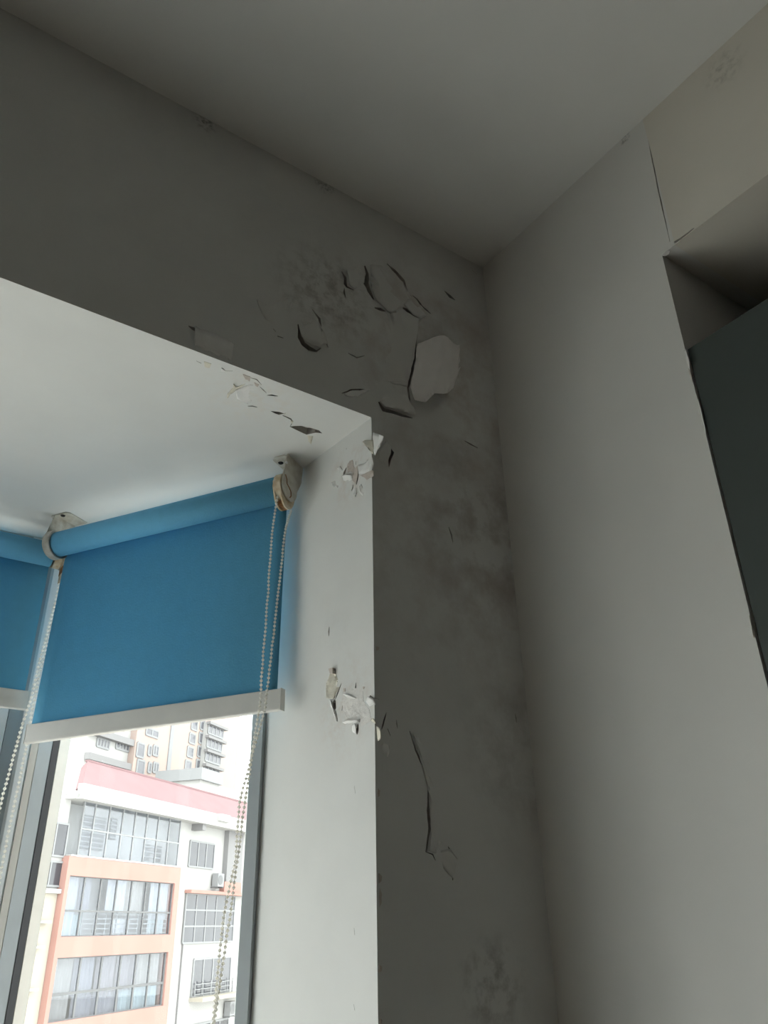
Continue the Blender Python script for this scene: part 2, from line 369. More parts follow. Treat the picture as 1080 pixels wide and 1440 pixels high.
# front of the wall
flake('F', cA([(615, 712), (740, 690), (830, 697), (895, 716), (918, 710), (914, 770), (920, 870), (885, 960), (870, 1010), (820, 1055), (760, 1080), (690, 1088), (640, 1140), (590, 1105), (568, 1010), (592, 900)]),
      cA([(742, 680), (700, 1100)]), .024, M_BRIGHT, W, ridge=.034, sub=4)
flake('F', cA([(325, 400), (420, 490), (510, 490), (510, 448), (580, 380), (520, 275), (412, 160), (300, 160), (300, 330)]), cA([(560, 480), (420, 160)]), .005, M_FLAKED, W)
flake('F', cA([(590, 385), (712, 497), (640, 540), (585, 510), (545, 462), (520, 440), (560, 400)]), cA([(712, 500), (590, 375)]), .005, M_FLAKED, W)
flake('F', cA([(335, 470), (412, 492), (505, 455), (575, 515), (622, 550), (598, 690), (592, 780), (567, 920), (548, 1005), (500, 990), (380, 960), (280, 800), (280, 620)]), cA([(280, 950), (285, 480)]), .009, M_FLAKED, W, power=3)
flake('F', cA([(360, 1105), (430, 1010), (540, 1030), (570, 1115), (602, 1170), (590, 1208), (520, 1190), (450, 1165), (392, 1150)]), cA([(380, 1030), (560, 1040)]), .010, M_FLAKED, W)
flake('F', cA([(110, 1052), (165, 1034), (258, 1026), (290, 1030), (200, 1075), (140, 1068)]), cA([(120, 1085), (290, 1070)]), .006, M_FLAKE, W)
flake('F', cB([(482, 470), (640, 400), (660, 500), (695, 580), (700, 650), (660, 650), (630, 672), (575, 650), (528, 612), (500, 560)]), cB([(470, 440), (640, 380)]), .012, M_FLAKED, W)
flake('F', cA([(135, 205), (150, 300), (190, 330), (260, 280), (250, 170)]), cA([(255, 160), (262, 300)]), .004, M_FLAKED, W)
flake('F', cB([(120, 255), (220, 300), (400, 235), (560, 270), (590, 330), (480, 450), (330, 560), (260, 500), (190, 400)]), cB([(600, 300), (420, 500)]), .004, M_FLAKED, W, power=2.5)
flake('F', [(271, 463), (288, 470), (300, 474), (312, 480), (327, 488), (326, 509), (300, 499), (275, 489)], [(270, 488), (326, 510)], .011, M_FLAKE, W)
flake('F', cF([(500, 660), (520, 735), (550, 800), (592, 895), (575, 910), (578, 1000), (583, 1080), (568, 1180), (600, 1190), (650, 1100), (640, 900), (600, 720)]), cF([(660, 1100), (600, 680)]), .004, M_FLAKED, W, power=2.5)
flake('F', cF([(660, 1170), (690, 1218), (678, 1300), (640, 1260), (600, 1225), (620, 1180)]), cF([(600, 1170), (630, 1290)]), .006, M_FLAKED, W)
flake('F', cF([(372, 700), (402, 705), (396, 740), (376, 770), (363, 742)]), cF([(365, 698), (405, 702)]), .010, M_FLAKE, W)
flake('J', cE([(584, 1055), (622, 1075), (638, 1115), (637, 1170), (600, 1190), (584, 1120)]), cE([(582, 1060), (582, 1190)]), .004, M_CREAM, W)
flake('F', cC([(668, 405), (730, 320), (790, 240), (835, 300), (830, 380), (812, 450), (822, 510), (750, 470)]), cC([(668, 400), (740, 520)]), .006, M_FLAKED, W)
flake('J', cC([(646, 135), (720, 160), (795, 192), (780, 225), (720, 290), (672, 388), (648, 330)]), cC([(646, 120), (646, 390)]), .006, M_FLAKE, W)
# underside of the beam
flake('S', cD([(895, 793), (935, 800), (922, 836), (902, 822)]), cD([(890, 790), (938, 798)]), .008, M_CREAM, W)
flake('S', cD([(385, 424), (402, 458), (470, 440), (404, 482), (360, 520), (334, 556), (344, 505), (382, 462)]), cD([(470, 470), (350, 556)]), .006, M_CREAM, W)
patch('S', cD([(450, 374), (500, 390), (496, 424), (466, 408)]), M_PLASTER, W)
patch('S', cD([(528, 430), (562, 444), (552, 462), (535, 452)]), M_PLASTER, W)
patch('S', cD([(180, 285), (232, 302), (218, 332), (186, 322)]), M_CREAM, W)
flake('S', cD([(300, 320), (330, 350), (380, 350), (330, 370), (300, 355)]), cD([(380, 360), (300, 365)]), .004, M_FLAKE, W)
flake('S', cD([(780, 690), (808, 700), (790, 725)]), cD([(810, 700), (790, 730)]), .004, M_CREAM, W)
flake('S', cD([(735, 640), (750, 642), (735, 660)]), cD([(755, 640), (735, 665)]), .004, M_CREAM, W)
flake('S', cD([(400, 480), (500, 445), (570, 470), (600, 530), (480, 580), (410, 540)]), cD([(600, 460), (610, 580)]), .003, M_FLAKE, W, power=2.5)
# jamb
patch('J', cC([(376, 490), (400, 450), (432, 438), (440, 500), (462, 540), (440, 580), (405, 565), (380, 580)]), M_PLASTER, W)
patch('J', cC([(440, 540), (490, 500), (486, 610), (468, 700), (430, 660), (432, 580)]), M_PLASTER, W)
patch('J', cC([(512, 604), (560, 590), (640, 548), (660, 560), (662, 610), (585, 652), (560, 630)]), M_PLASTER, W)
flake('J', cC([(284, 530), (310, 512), (326, 560), (332, 622), (300, 590)]), cC([(340, 560), (300, 630)]), .006, M_FLAKE, W)
flake('J', cC([(330, 614), (372, 600), (432, 605), (430, 660), (380, 680), (330, 660)]), cC([(330, 690), (440, 680)]), .005, M_FLAKE, W)
flake('J', cC([(438, 712), (470, 710), (470, 780), (488, 850), (455, 815), (440, 760)]), cC([(430, 705), (475, 705)]), .006, M_FLAKE, W)
flake('J', cC([(530, 700), (545, 760), (552, 840), (520, 800), (515, 730)]), cC([(560, 700), (560, 850)]), .004, M_FLAKE, W)
flake('J', cC([(505, 500), (560, 480), (640, 400), (655, 470), (640, 540), (560, 585), (510, 595)]), cC([(660, 400), (660, 580)]), .004, M_FLAKE, W)
flake('J', cC([(582, 262), (596, 235), (650, 222), (658, 300), (652, 380), (632, 350), (610, 300), (600, 292)]), cC([(668, 220), (668, 390)]), .010, M_CREAM, W)
flake('J', cC([(205, 690), (240, 660), (278, 700), (268, 740), (225, 725)]), cC([(240, 640), (290, 720)]), .004, M_FLAKE, W)
flake('J', cE([(172, 545), (205, 520), (212, 585), (190, 625), (262, 618), (255, 660), (235, 715), (198, 806), (142, 800), (146, 660)]), cE([(262, 600), (262, 800)]), .005, M_CREAM, W)
flake('J', cE([(155, 815), (182, 825), (184, 880), (205, 930), (222, 1010), (180, 930), (150, 850)]), cE([(140, 820), (200, 1010)]), .004, M_FLAKE, W)
flake('J', cE([(290, 760), (330, 765), (402, 798), (380, 806), (320, 790)]), cE([(290, 815), (400, 830)]), .005, M_FLAKE, W)
flake('J', cE([(286, 1020), (330, 1008), (432, 1000), (432, 1018), (340, 1030), (292, 1034)]), cE([(290, 1050), (430, 1040)]), .006, M_FLAKE, W)
flake('J', cE([(340, 1040), (408, 1035), (405, 1130), (370, 1110)]), cE([(330, 1040), (350, 1130)]), .005, M_FLAKE, W)
flake('J', cE([(495, 830), (530, 785), (572, 805), (575, 860), (520, 880)]), cE([(490, 890), (575, 880)]), .006, M_FLAKE, W)
flake('J', cE([(545, 1000), (575, 985), (578, 1030), (560, 1030)]), cE([(545, 1040), (580, 1040)]), .006, M_CREAM, W)
patch('J', cE([(282, 705), (300, 706), (298, 735), (284, 738)]), M_PLASTER, W)
patch('J', cE([(462, 690), (478, 692), (470, 715), (460, 705)]), M_PLASTER, W)
patch('J', cE([(172, 530), (206, 522), (210, 575), (185, 575)]), M_PLASTER, W, h=.006)
patch('J', cE([(280, 750), (380, 700), (460, 730), (470, 830), (520, 900), (540, 1000), (450, 1060), (430, 960), (300, 990), (270, 860)]), mat('thin_paint', (.77, .745, .715), .9, 0, .1, .1, 60, .5, 120), W, h=.0003)
# little chips along the arris
for (u_, v_, w_, h_) in [(529, 912, 4, 6), (531, 1115, 3, 12), (532.5, 1235, 4, 14), (533.5, 1262, 3, 26), (532, 1362, 5, 12), (534, 1436, 3, 8)]:
    patch('F', [(u_, v_-h_/2), (u_+w_, v_-h_*.2), (u_+w_*.8, v_+h_*.3), (u_, v_+h_/2)], M_PLASTER, W, name='chip', h=.0012)

# ---- wall on the right with the recessed opening
OY0, OZ = -.417, 2.486                                              # opening edge and top
bm = bmesh.new()
bmA = bm
ln = [(0.0, 0), (0.0, CEIL), (-.4425, CEIL), (-.4425, OZ), (OY0, OZ), (OY0, 0)]
prism(bm, [Vector((0, y, z)) for y, z in ln], X*.70)
me_ = obj('wall_right', bm, [M_RIGHT, M_RIGHT, M_CRACK]); wall_right = struct(me_)
L_, R_ = ribbon('R', [(908, 180), (918, 228), (926, 268), (935, 308), (942, 340)], 1.6, .3)
for f_ in wall_right.data.polygons:
    if f_.normal.y < -.9 and abs(f_.center.y-OY0) < .01: f_.material_index = 1
    if f_.normal.z < -.9 and abs(f_.center.z-OZ) < .01: f_.material_index = 1
apply_cut(wall_right, [strip(L_, R_, -X, .002, .010)])
bm = bmesh.new(); ln = [(-.4425, OZ), (-.4425, CEIL), (RY, CEIL), (RY, 0), (-3.35, 0), (-3.35, OZ)]
prism(bm, [Vector((0, y, z)) for y, z in ln], X*.70)
beam = obj('beam', bm, [M_BEAM, M_BEAM, M_CRACK], wall_right)
L_, R_ = ribbon('R', [(940, 352), (943, 345), (948, 341), (957, 336), (966, 329), (976, 320.5)], 2.6, .6)
for f_ in beam.data.polygons:
    if f_.normal.z < -.9 and abs(f_.center.z-OZ) < .01: f_.material_index = 1
apply_cut(beam, [strip(L_, R_, -X, .002, .02)])
bm = bmesh.new(); wbox(bm, .70, .9, RY, .315, 0, CEIL); obj('alcove_back', bm, M_RIGHT, wall_right)
# ragged filler along the arris of the opening
def rflake(pts, hinge, lift, mt, nm='filler_flake'): return flake('R', pts, hinge, lift, mt, wall_right, name=nm, base=-.0004)
cG = crop(880, 440, 2.667)
rflake(cG([(214, 143), (234, 138), (240, 165), (250, 190), (246, 215), (236, 208), (228, 180)]), cG([(214, 140), (232, 215)]), .008, M_FLAKE)
rflake(cG([(233, 205), (247, 222), (252, 262), (245, 258)]), cG([(230, 205), (246, 262)]), .004, M_PLASTER)
rflake(cG([(262, 300), (280, 340), (295, 400), (302, 450), (296, 455), (285, 410), (270, 350)]), cG([(260, 300), (296, 455)]), .004, M_FLAKE)
rflake(cG([(463, 1135), (472, 1150), (480, 1190), (488, 1222), (478, 1215), (470, 1170)]), cG([(460, 1135), (478, 1222)]), .005, M_PLASTER)
rflake([(931, 361), (937, 352), (942, 352), (941, 358), (937, 361)], [(930, 352), (942, 352)], .004, M_FLAKE)

# ---- tall cabinet standing in the opening; unseen length widened to cut bounced light
t = thing('tall_cabinet', 'tall dark grey-green cabinet filling the opening in the right wall', 'cabinet', (.28, -1.88, 0))
bm = bmesh.new(); wbox(bm, .022, .58, -3.345, OY0-.003, .0, 2.284); obj('body', bm, M_PANEL, t)
for k in range(4):
    y1 = OY0-.0025-k*.732; bm = bmesh.new(); wbox(bm, .002, .0225, y1-.729, y1, .06, 2.286); bevel(bm, .0012, 1); obj('door', bm, M_PANEL, t)

# ---- bay: parapet, soffit slab
def ribbon_wall(bm, line, off_in, off_out, z0, z1):
    n = len(line); I, Oo = [], []
    for i, p in enumerate(line):
        d0 = (line[i]-line[i-1]).normalized() if i else (line[1]-line[0]).normalized()
        d1 = (line[i+1]-line[i]).normalized() if i < n-1 else d0
        b_ = (d0+d1).normalized(); nn = Vector((-b_.y, b_.x, 0)); k = 1/max(.3, b_.dot(d0))
        I.append(p+nn*off_in*k); Oo.append(p-nn*off_out*k)
    pl = I+Oo[::-1]
    prism(bm, [Vector((p.x, p.y, z0)) for p in pl], Z*(z1-z0))
BAY = [P0-DU*.03, K1, mir(K1), mir(P0-DU*.03)]
SILL = .12
bm = bmesh.new(); ribbon_wall(bm, BAY, .09, .09, 0, SILL); struct(obj('wall_bay', bm, M_REVEAL))
bm = bmesh.new()
o1 = K1+Vector((.10, .16, 0)); o0 = Vector((-.16, .315, 0)); pl = [o0, Vector((-.16, .42, 0)), o1, mir(o1), mir(Vector((-.16, .42, 0))), mir(o0)]
prism(bm, [Vector((p.x, p.y, SOF)) for p in pl], Z*(CEIL+.2-SOF)); struct(obj('ceiling_bay', bm, M_REVEAL))
bm = bmesh.new(); prism(bm, [Vector((p.x, p.y, 0)) for p in (J0, J1, K1+Vector((-.05, -.09, 0)), mir(K1+Vector((-.05, -.09, 0))), mir(J1), mir(J0))], Z*.10); struct(obj('bounce_slab', bm, M_BOUNCE))  # unseen pale slab added to bounce window light up to the soffit
# outer end of the return, so no light leaks beside the slanted window
bm = bmesh.new(); prism(bm, [Vector(p) for p in ((-.3255, .315, 0), (-.10, .315, 0), (-.10, .42, 0), (-.3255+.03, .42, 0), (-.3255+.012, .365, 0))], Z*SOF); struct(obj('wall_end', bm, M_REVEAL))
bm = bmesh.new(); prism(bm, [mir(Vector(p)) for p in ((-.3255, .315, 0), (-.10, .315, 0), (-.10, .42, 0), (-.3255+.03, .42, 0), (-.3255+.012, .365, 0))], Z*SOF); struct(obj('wall_end', bm, M_REVEAL))

# ---- windows of the bay
def window(name, A, du, dn, L, right_pad, left_spec):
    """A = start at floor plan, du along, dn into the room"""
    bx = lambda bm, s0, s1, n0, n1, z0, z1: box(bm, A, du, dn, Z, (s0, n0, z0), (s1, n1, z1))
    bm = bmesh.new(); bx(bm, right_pad[0], right_pad[1], -.03, .03, SILL, SOF)
    fr = struct(obj(name, bm, M_ALU))
    bm = bmesh.new(); bx(bm, right_pad[1], L, -.03, .03, SOF-.05, SOF); obj('head_rail', bm, M_ALU, fr)
    bm = bmesh.new(); bx(bm, right_pad[1], L, -.03, .03, SILL, SILL+.05); obj('sill_rail', bm, M_ALU, fr)
    for nm, s0, s1, n0, n1, mt in left_spec:
        bm = bmesh.new(); bx(bm, s0, s1, n0, n1, SILL, SOF-.001); bevel(bm, .0008, 1); obj(nm, bm, mt, fr)
    bm = bmesh.new(); bx(bm, right_pad[1], left_spec[0][1]+.004, -.008, -.003, SILL+.05, SOF-.05); obj('pane', bm, M_PANE, fr)
    return fr
spec = [('sash_stile', .438, .4735, -.013, .03, M_ALU), ('sunlit_stile_side', .4372, .4382, -.0135, .0125, M_ALUB), ('gasket', .4370, .4383, .0127, .0300, M_RUBBER),  # thin beige skin paints the stile's outer side as sunlit
        ('frame_stile', .4750, .4945, -.03, .029, M_ALUB), ('corner_stile', .4960, .5215, -.03, .031, M_ALUW)]
window('window_1', P0, DU, DN, .4385, (-.035, -.0135), spec)
FX = Vector((-1, 0, 0)); FN = Vector((0, -1, 0)); FL = (K1-mir(K1)).length
spec2 = [('mullion', .60, .66, -.03, .03, M_ALU), ('mullion', 1.18, 1.24, -.03, .03, M_ALU), ('frame_stile', FL-.05, FL-.005, -.03, .03, M_ALU), ('sash_stile', .032, .052, -.03, .036, M_ALUW), ('sash_stile', .054, .085, -.03, .034, M_ALU)]
w2 = window('window_2', K1, FX, FN, FL-.03, (.0, .030), spec2[:1]+spec2[1:])
bm = bmesh.new(); box(bm, K1, FX, FN, Z, (.66, -.008, SILL+.05), (FL-.05, -.003, SOF-.05)); obj('pane', bm, M_PANE, w2)
A3 = mir(P0); D3 = Vector((-DU.x, DU.y, 0)); N3 = Vector((-DN.x, DN.y, 0))
window('window_3', A3, D3, N3, .50, (-.035, .017), [('frame_stile', .45, .52, -.03, .03, M_ALU)])
bm = bmesh.new(); cyl(bm, K1+DN*.0+Vector((.012, .0, SILL)), Z, .036, SOF-SILL, 8); struct(obj('trim_1', bm, M_ALUW))
bm = bmesh.new(); cyl(bm, mir(K1)+Vector((-.012, 0, SILL)), Z, .036, SOF-SILL, 8); struct(obj('trim_2', bm, M_ALUW))

# ================================================================== ROLLER BLINDS
def beads(line, pitch=.0068, r=.0027):
    bm = bmesh.new()
    pts = [line[0]]; acc = 0
    for a, b in zip(line[:-1], line[1:]):
        d = b-a; l = d.length; t_ = pitch-acc
        while t_ <= l: pts.append(a+d*(t_/l)); t_ += pitch
        acc = l-(t_-pitch)
    for p in pts:
        bmesh.ops.create_icosphere(bm, subdivisions=1, radius=r, matrix=Matrix.Translation(p))
    for a, b in zip(line[:-1], line[1:]):
        cyl(bm, a, b-a, .0006, (b-a).length, 5)
    return bm
def sweep_chain(pts, wob=.0012):
    out = []
    for a, b in zip(pts[:-1], pts[1:]):
        n = max(2, int((b-a).length/.02))
        for i in range(n): out.append(a+(b-a)*(i/n)+Vector(((rnd()-.5)*wob, (rnd()-.5)*wob, 0)))
    out.append(pts[-1]); return out
RZ, RR = 2.217, .026
def blind(name, label, A, du, dn, s0, s1, z_bar0, z_bar1, off, chain_l, chain_r, clutch_at_start=True):
    """roller along du from s0 to s1, 'off' inside the frame line"""
    ax = lambda s, n, z: A+du*s+dn*n+Z*z
    t = thing(name, label, 'blind', A+du*((s0+s1)/2)+dn*off+Z*z_bar0, None)
    # tube of wound fabric
    bm = bmesh.new(); cyl(bm, ax(s0+.006, off, RZ), du, RR, s1-s0-.012, 40)
    ro = obj('roller', bm, M_ROLL, t, smooth=True)
    for f in ro.data.polygons:
        if len(f.vertices) > 4: f.use_smooth = False
    # hanging cloth, leaving the roller on the window side
    bm = bmesh.new(); NS, NZ = 24, 20; nf = off-RR+.001
    grid = []
    for j in range(NZ+1):
        z = z_bar1-.01+(RZ-(z_bar1-.01))*j/NZ; row = []
        for i in range(NS+1):
            s = s0+.004+(s1-s0-.008)*i/NS
            e = max(0, 1-min(i, NS-i)/2)*.004*(1-j/NZ)
            row.append(bm.verts.new(ax(s, nf+e+.0015*math.sin(i*.6)*(1-j/NZ), z)))
        grid.append(row)
    for j in range(NZ):
        for i in range(NS): bm.faces.new((grid[j][i], grid[j][i+1], grid[j+1][i+1], grid[j+1][i]))
    thicken(bm, -dn*.0006)
    obj('fabric', bm, M_BLUE, t, smooth=True)
    # bottom bar
    bm = bmesh.new(); box(bm, ax(0, 0, 0), du, dn, Z, (s0-.006, nf-.005, z_bar0), (s1+.006, nf+.008, z_bar1)); bevel(bm, .002, 2)
    br = obj('bottom_bar', bm, M_BAR, t)
    for s in (s0-.0062, s1+.0047):
        bm = bmesh.new(); box(bm, ax(0, 0, 0), du, dn, Z, (s, nf-.0055, z_bar0-.0006), (s+.0015, nf+.0085, z_bar1+.0006)); obj('end_cap', bm, M_BAR, br)
    return t, ax, nf
def plate(bm, o, e1, e2, e3, pts, th):
    prism(bm, [o+e1*a+e2*b for a, b in pts], e3*th)
def arc(c, r, a0, a1, n): return [(c[0]+r*math.cos(a0+(a1-a0)*i/n), c[1]+r*math.sin(a0+(a1-a0)*i/n)) for i in range(n+1)]

t1, ax1, nf1 = blind('roller_blind', 'blue roller blind half lowered over the slanted window beside the wall return', P0, DU, DN, -.100, .440, 1.817, 1.852, .11, None, None)
# clutch-side bracket: plate on the soffit, cheek beside the roller
def bracket(t, ax, s, sgn, cheek_r, off, over=0.0, hole=(.025, -.008)):
    """sgn: direction along du from the cheek towards the roller"""
    du = (ax(1, 0, 0)-ax(0, 0, 0)); dn = (ax(0, 1, 0)-ax(0, 0, 0))
    bm = bmesh.new()
    a0, a1 = sorted((s-sgn*over, s+sgn*.034))
    n0, n1 = off-.045, off+.012
    pl = [(a0, n0), (a1, n0), (a1, n1-.014 if sgn < 0 else n1-.006), (a1-.008, n1), (a0+.006, n1), (a0, n1-.006)]
    prism(bm, [ax(a, b, SOF-.0022) for a, b in pl], Z*.0023)
    br = obj('bracket', bm, M_BRACKET, t)
    bm = bmesh.new()
    c = (off, RZ); pl = [(n0, SOF-.001), (n1, SOF-.001), (off+.024, RZ+.02)]+arc(c, cheek_r, .25, -math.pi-.1, 18)+[(n0+.004, RZ+.03)]
    prism(bm, [ax(s, a, b) for a, b in pl], du*(-sgn*.0022)); obj('cheek', bm, M_BRACKET, br)
    sx = s+sgn*hole[0]
    bm = bmesh.new(); cyl(bm, ax(sx, off+hole[1], SOF-.0024), -Z, .0052, .0016, 14, .004); obj('screw', bm, M_HOLE, br)
    return br
b1 = bracket(t1, ax1, -.114, 1, .026, .11)
bm = bmesh.new(); cyl(bm, ax1(-.1125, .11, RZ), DU, .0285, .016, 36); bevel(bm, .0015, 1); ck = obj('clutch', bm, M_CLUTCH, t1)
# worn chain guard under the clutch
bm = bmesh.new(); n_ = 14
ga = [(.11+.0285*math.cos(a), RZ+.0285*math.sin(a)) for a in [math.radians(200+140*i/n_) for i in range(n_+1)]]
gb = [(.11+.034*math.cos(a)*.75, RZ-.006+.036*math.sin(a)) for a in [math.radians(340-140*i/n_) for i in range(n_+1)]]
prism(bm, [ax1(-.1125, a, b) for a, b in ga+gb], DU*.003); obj('chain_guard', bm, M_CLUTCH, ck)
bm = bmesh.new(); prism(bm, [ax1(-.0995, a, b) for a, b in ga+gb], DU*.003); obj('chain_guard', bm, M_CLUTCH, ck)
bm = bmesh.new(); prism(bm, [ax1(-.1085, .11+a, RZ+b) for a, b in ((-.012, -.030), (.012, -.030), (.009, -.040), (-.008, -.0405))], DU*.008); obj('rust_crust', bm, M_RUST, ck)
# hook-shaped slot in the cheek (raised dark rim)
bm = bmesh.new(); hook = [(.128, 2.236), (.122, 2.228), (.121, 2.220), (.113, 2.216), (.106, 2.210), (.105, 2.202), (.109, 2.197)]
for (a, b), (c, d) in zip(hook[:-1], hook[1:]): cyl(bm, ax1(-.1163, a, b), ax1(-.1163, c, d)-ax1(-.1163, a, b), .0012, ((c-a)**2+(d-b)**2)**.5, 6)
obj('slot', bm, M_RUST, ck)
bm = bmesh.new(); cyl(bm, ax1(-.1158, .126, 2.262), -DU, .003, .0016, 12); obj('rivet', bm, M_ALUW, ck)
# idle-side bracket by the bay corner
b2 = bracket(t1, ax1, .446, -1, .031, .11, .020, (.014, .005))
bm = bmesh.new(); n_ = 20
ring_o = arc((.11, RZ), .031, math.radians(60), math.radians(-200), n_); ring_i = arc((.11, RZ), .0275, math.radians(-200), math.radians(60), n_)
prism(bm, [ax1(.4315, a, b) for a, b in ring_o+ring_i], DU*.0145); obj('end_cup', bm, M_BRACKET, t1)
# bead chain (two strands, leaning towards the window)
def strand(ax, pts): return [ax(s, n, z) for s, n, z in pts]
st1 = [(-.107, .137, 2.186), (-.104, .141, 2.13), (-.097, .14, 1.816), (-.080, .14, 1.669), (-.067, .14, 1.518), (-.053, .14, 1.391), (-.035, .14, 1.15), (-.034, .14, 1.05)]
st2 = [(-.107, .086, 2.186), (-.117, .12, 2.13), (-.1075, .14, 1.81), (-.074, .146, 1.669), (-.066, .133, 1.59), (-.061, .147, 1.518), (-.047, .133, 1.391), (-.026, .14, 1.15), (-.034, .14, 1.05)]
bm = beads(sweep_chain(strand(ax1, st1)+strand(ax1, st2)[::-1]))
ch = obj('bead_chain', bm, M_BEAD, t1, smooth=True); ch['kind'] = 'stuff'

# second blind along the bay front, lengthened out of view to block light
AF = Vector((K1.x, .83, 0))
t2, ax2, nf2 = blind('roller_blind', 'blue roller blind over the front window past the bay corner', AF, FX, FN, .015, 1.69, 1.893, 1.930, .11, None, None)
bracket(t2, ax2, .001, 1, .029, .11); bracket(t2, ax2, 1.704, -1, .029, .11)
bm = bmesh.new(); cyl(bm, ax2(.0035, .11, RZ), FX, .0275, .014, 36); ck2 = obj('clutch', bm, M_CLUTCH, t2)
def onfront(u, v, y): return on_plane(u, v, Vector((0, y, 0)), Vector((0, 1, 0)))
top = onfront(88, 806, .69)
bm = bmesh.new(); box(bm, top, X, Y, Z, (-.004, -.012, -.022), (.004, .012, .03)); bevel(bm, .0015, 1); obj('chain_guard', bm, M_CLUTCH, ck2)
bm = bmesh.new(); box(bm, top, X, Y, Z, (-.0046, -.0126, -.004), (.0046, .0126, .012)); obj('rust_crust', bm, M_RUST, ck2)
s1_ = [onfront(u, v, .69) for u, v in ((88, 806), (71, 872), (56, 928), (43, 985), (28, 1030), (0, 1134))]
s2_ = [onfront(u, v, .705) for u, v in ((89, 808), (72, 880), (57, 940), (45, 1000), (36, 1055), (18, 1142), (0, 1232))]
low = s1_[-1]+Vector((-.01, 0, -.35)); bm = beads(sweep_chain(s1_+[low]+[s2_[-1]+Vector((-.008, 0, -.25))]+s2_[::-1]), pitch=.0085, r=.0033)
ch = obj('bead_chain', bm, M_BEAD, t2, smooth=True); ch['kind'] = 'stuff'

# third blind, added unseen over the opposite slanted window to block its light
t3, ax3, nf3 = blind('roller_blind', 'added unseen blue roller blind cutting light from the slanted window at the other end of the bay', A3, D3, N3, -.100, .430, 1.42, 1.455, .11, None, None)
bracket(t3, ax3, -.114, 1, .029, .11); bracket(t3, ax3, .444, -1, .029, .11)

# ================================================================== OUTSIDE
bm = bmesh.new(); wbox(bm, -200, 260, 3, 300, -15.6, -15); struct(obj('ground', bm, M_GROUND), None)
BD = 38.0; BAZ = math.radians(36.3)
_r = ray(165, 1290); BP = CAM+_r*(BD/math.hypot(_r.x, _r.y)); BF = Vector((math.cos(BAZ), math.sin(BAZ), 0)); BN = Vector((-BF.y, BF.x, 0))
BP = Vector((BP.x, BP.y, 0))
def fac(u, v, st=0.0, base=None, fd=BF, nn=BN):
    b = base or BP; h = on_plane(u, v, b+nn*st, nn); return (h-b).dot(fd), h.z
def rect(pxs, st=0.0, base=None):
    """pixel corners TL,TR,BR,BL -> (a0,a1,z0,z1) on the facade"""
    q = [fac(u, v, st, base) for u, v in pxs]
    return (q[0][0]+q[3][0])/2, (q[1][0]+q[2][0])/2, (q[2][1]+q[3][1])/2, (q[0][1]+q[1][1])/2
def fb(bm, a0, a1, s0, s1, z0, z1, base=None): box(bm, base or BP, BF, BN, Z, (a0, s0, z0), (a1, s1, z1))
def part(nm, mt, parent, *bxs, base=None):
    bm = bmesh.new()
    for q in bxs: fb(bm, *q, base=base)
    return obj(nm, bm, mt, parent)
def facade_window(parent, r, st, cols, rows, frame_mt, pane_mt, bar=.05, curtains=None, interior=True, edges=None, base=None, depth=.6, sillh=None):
    """frame mesh with its bars, each pane a sub-part; dim room and curtains behind clear panes"""
    a0, a1, z0, z1 = r; A = edges or [a0+(a1-a0)*i/cols for i in range(cols+1)]
    ZZ = sillh or [z0+(z1-z0)*i/rows for i in range(rows+1)]
    bm = bmesh.new()
    for a in A: fb(bm, a-bar/2, a+bar/2, st-.03, st+.03, z0, z1, base=base)
    for z in ZZ: fb(bm, a0, a1, st-.028, st+.028, z-bar/2, z+bar/2, base=base)
    w_ = obj('window', bm, frame_mt, parent)
    for i in range(len(A)-1):
        for j in range(len(ZZ)-1):
            part('pane', pane_mt, w_, (A[i]+bar*.4, A[i+1]-bar*.4, st-.006, st+.006, ZZ[j]+bar*.4, ZZ[j+1]-bar*.4), base=base)
    if curtains:
        for (c0, c1, k0, k1, ci) in curtains:
            bm = bmesh.new(); n = max(4, int((c1-c0)*(a1-a0)/.09)); vs_ = []
            for i in range(n+1):
                a = a0+(a1-a0)*(c0+(c1-c0)*i/n); s = st+.18+.04*math.sin(i*1.9)
                vs_.append([bm.verts.new(BP+BF*a+BN*s+Z*(z0+(z1-z0)*k)) for k in (k0, k1)])
            for i in range(n): bm.faces.new((vs_[i][0], vs_[i+1][0], vs_[i+1][1], vs_[i][1]))
            thicken(bm, BN*.01)
            obj('curtain', bm, M_CURT[ci], w_)
    return w_
bl = thing('apartment_building', 'orange and white apartment block with glazed balconies and a red roof', 'building', BP+Z*(-15))
r1 = rect([(130, 1110), (258, 1140), (251, 1218), (106, 1203)]); r2 = rect([(98, 1230), (245, 1243), (240, 1318), (87, 1313)]); r3 = rect([(82, 1342), (236, 1343), (228, 1420), (70, 1432)])
oa0 = fac(97, 1208)[0]; oa1 = (fac(252, 1218)[0]+fac(238, 1440)[0])/2; oz = (fac(104, 1205)[1]+fac(251, 1219)[1])/2
SET = .30
ez0 = fac(340, 1168, -.45)[1]; ea, ez1 = fac(118, 1101, -.45); ra_, rz1 = fac(124, 1070, 1.2)
part('wall', M_BWHITE, bl, (oa0-6, oa0, SET+.02, 9, -15, ez0+.2)); part('wall', M_BWHITE, bl, (oa1, 14, SET+.02, 9, -15, ez0+.2)); part('wall', M_BWHITE, bl, (oa0, oa1, 1.02, 9, -15, ez0+.2))
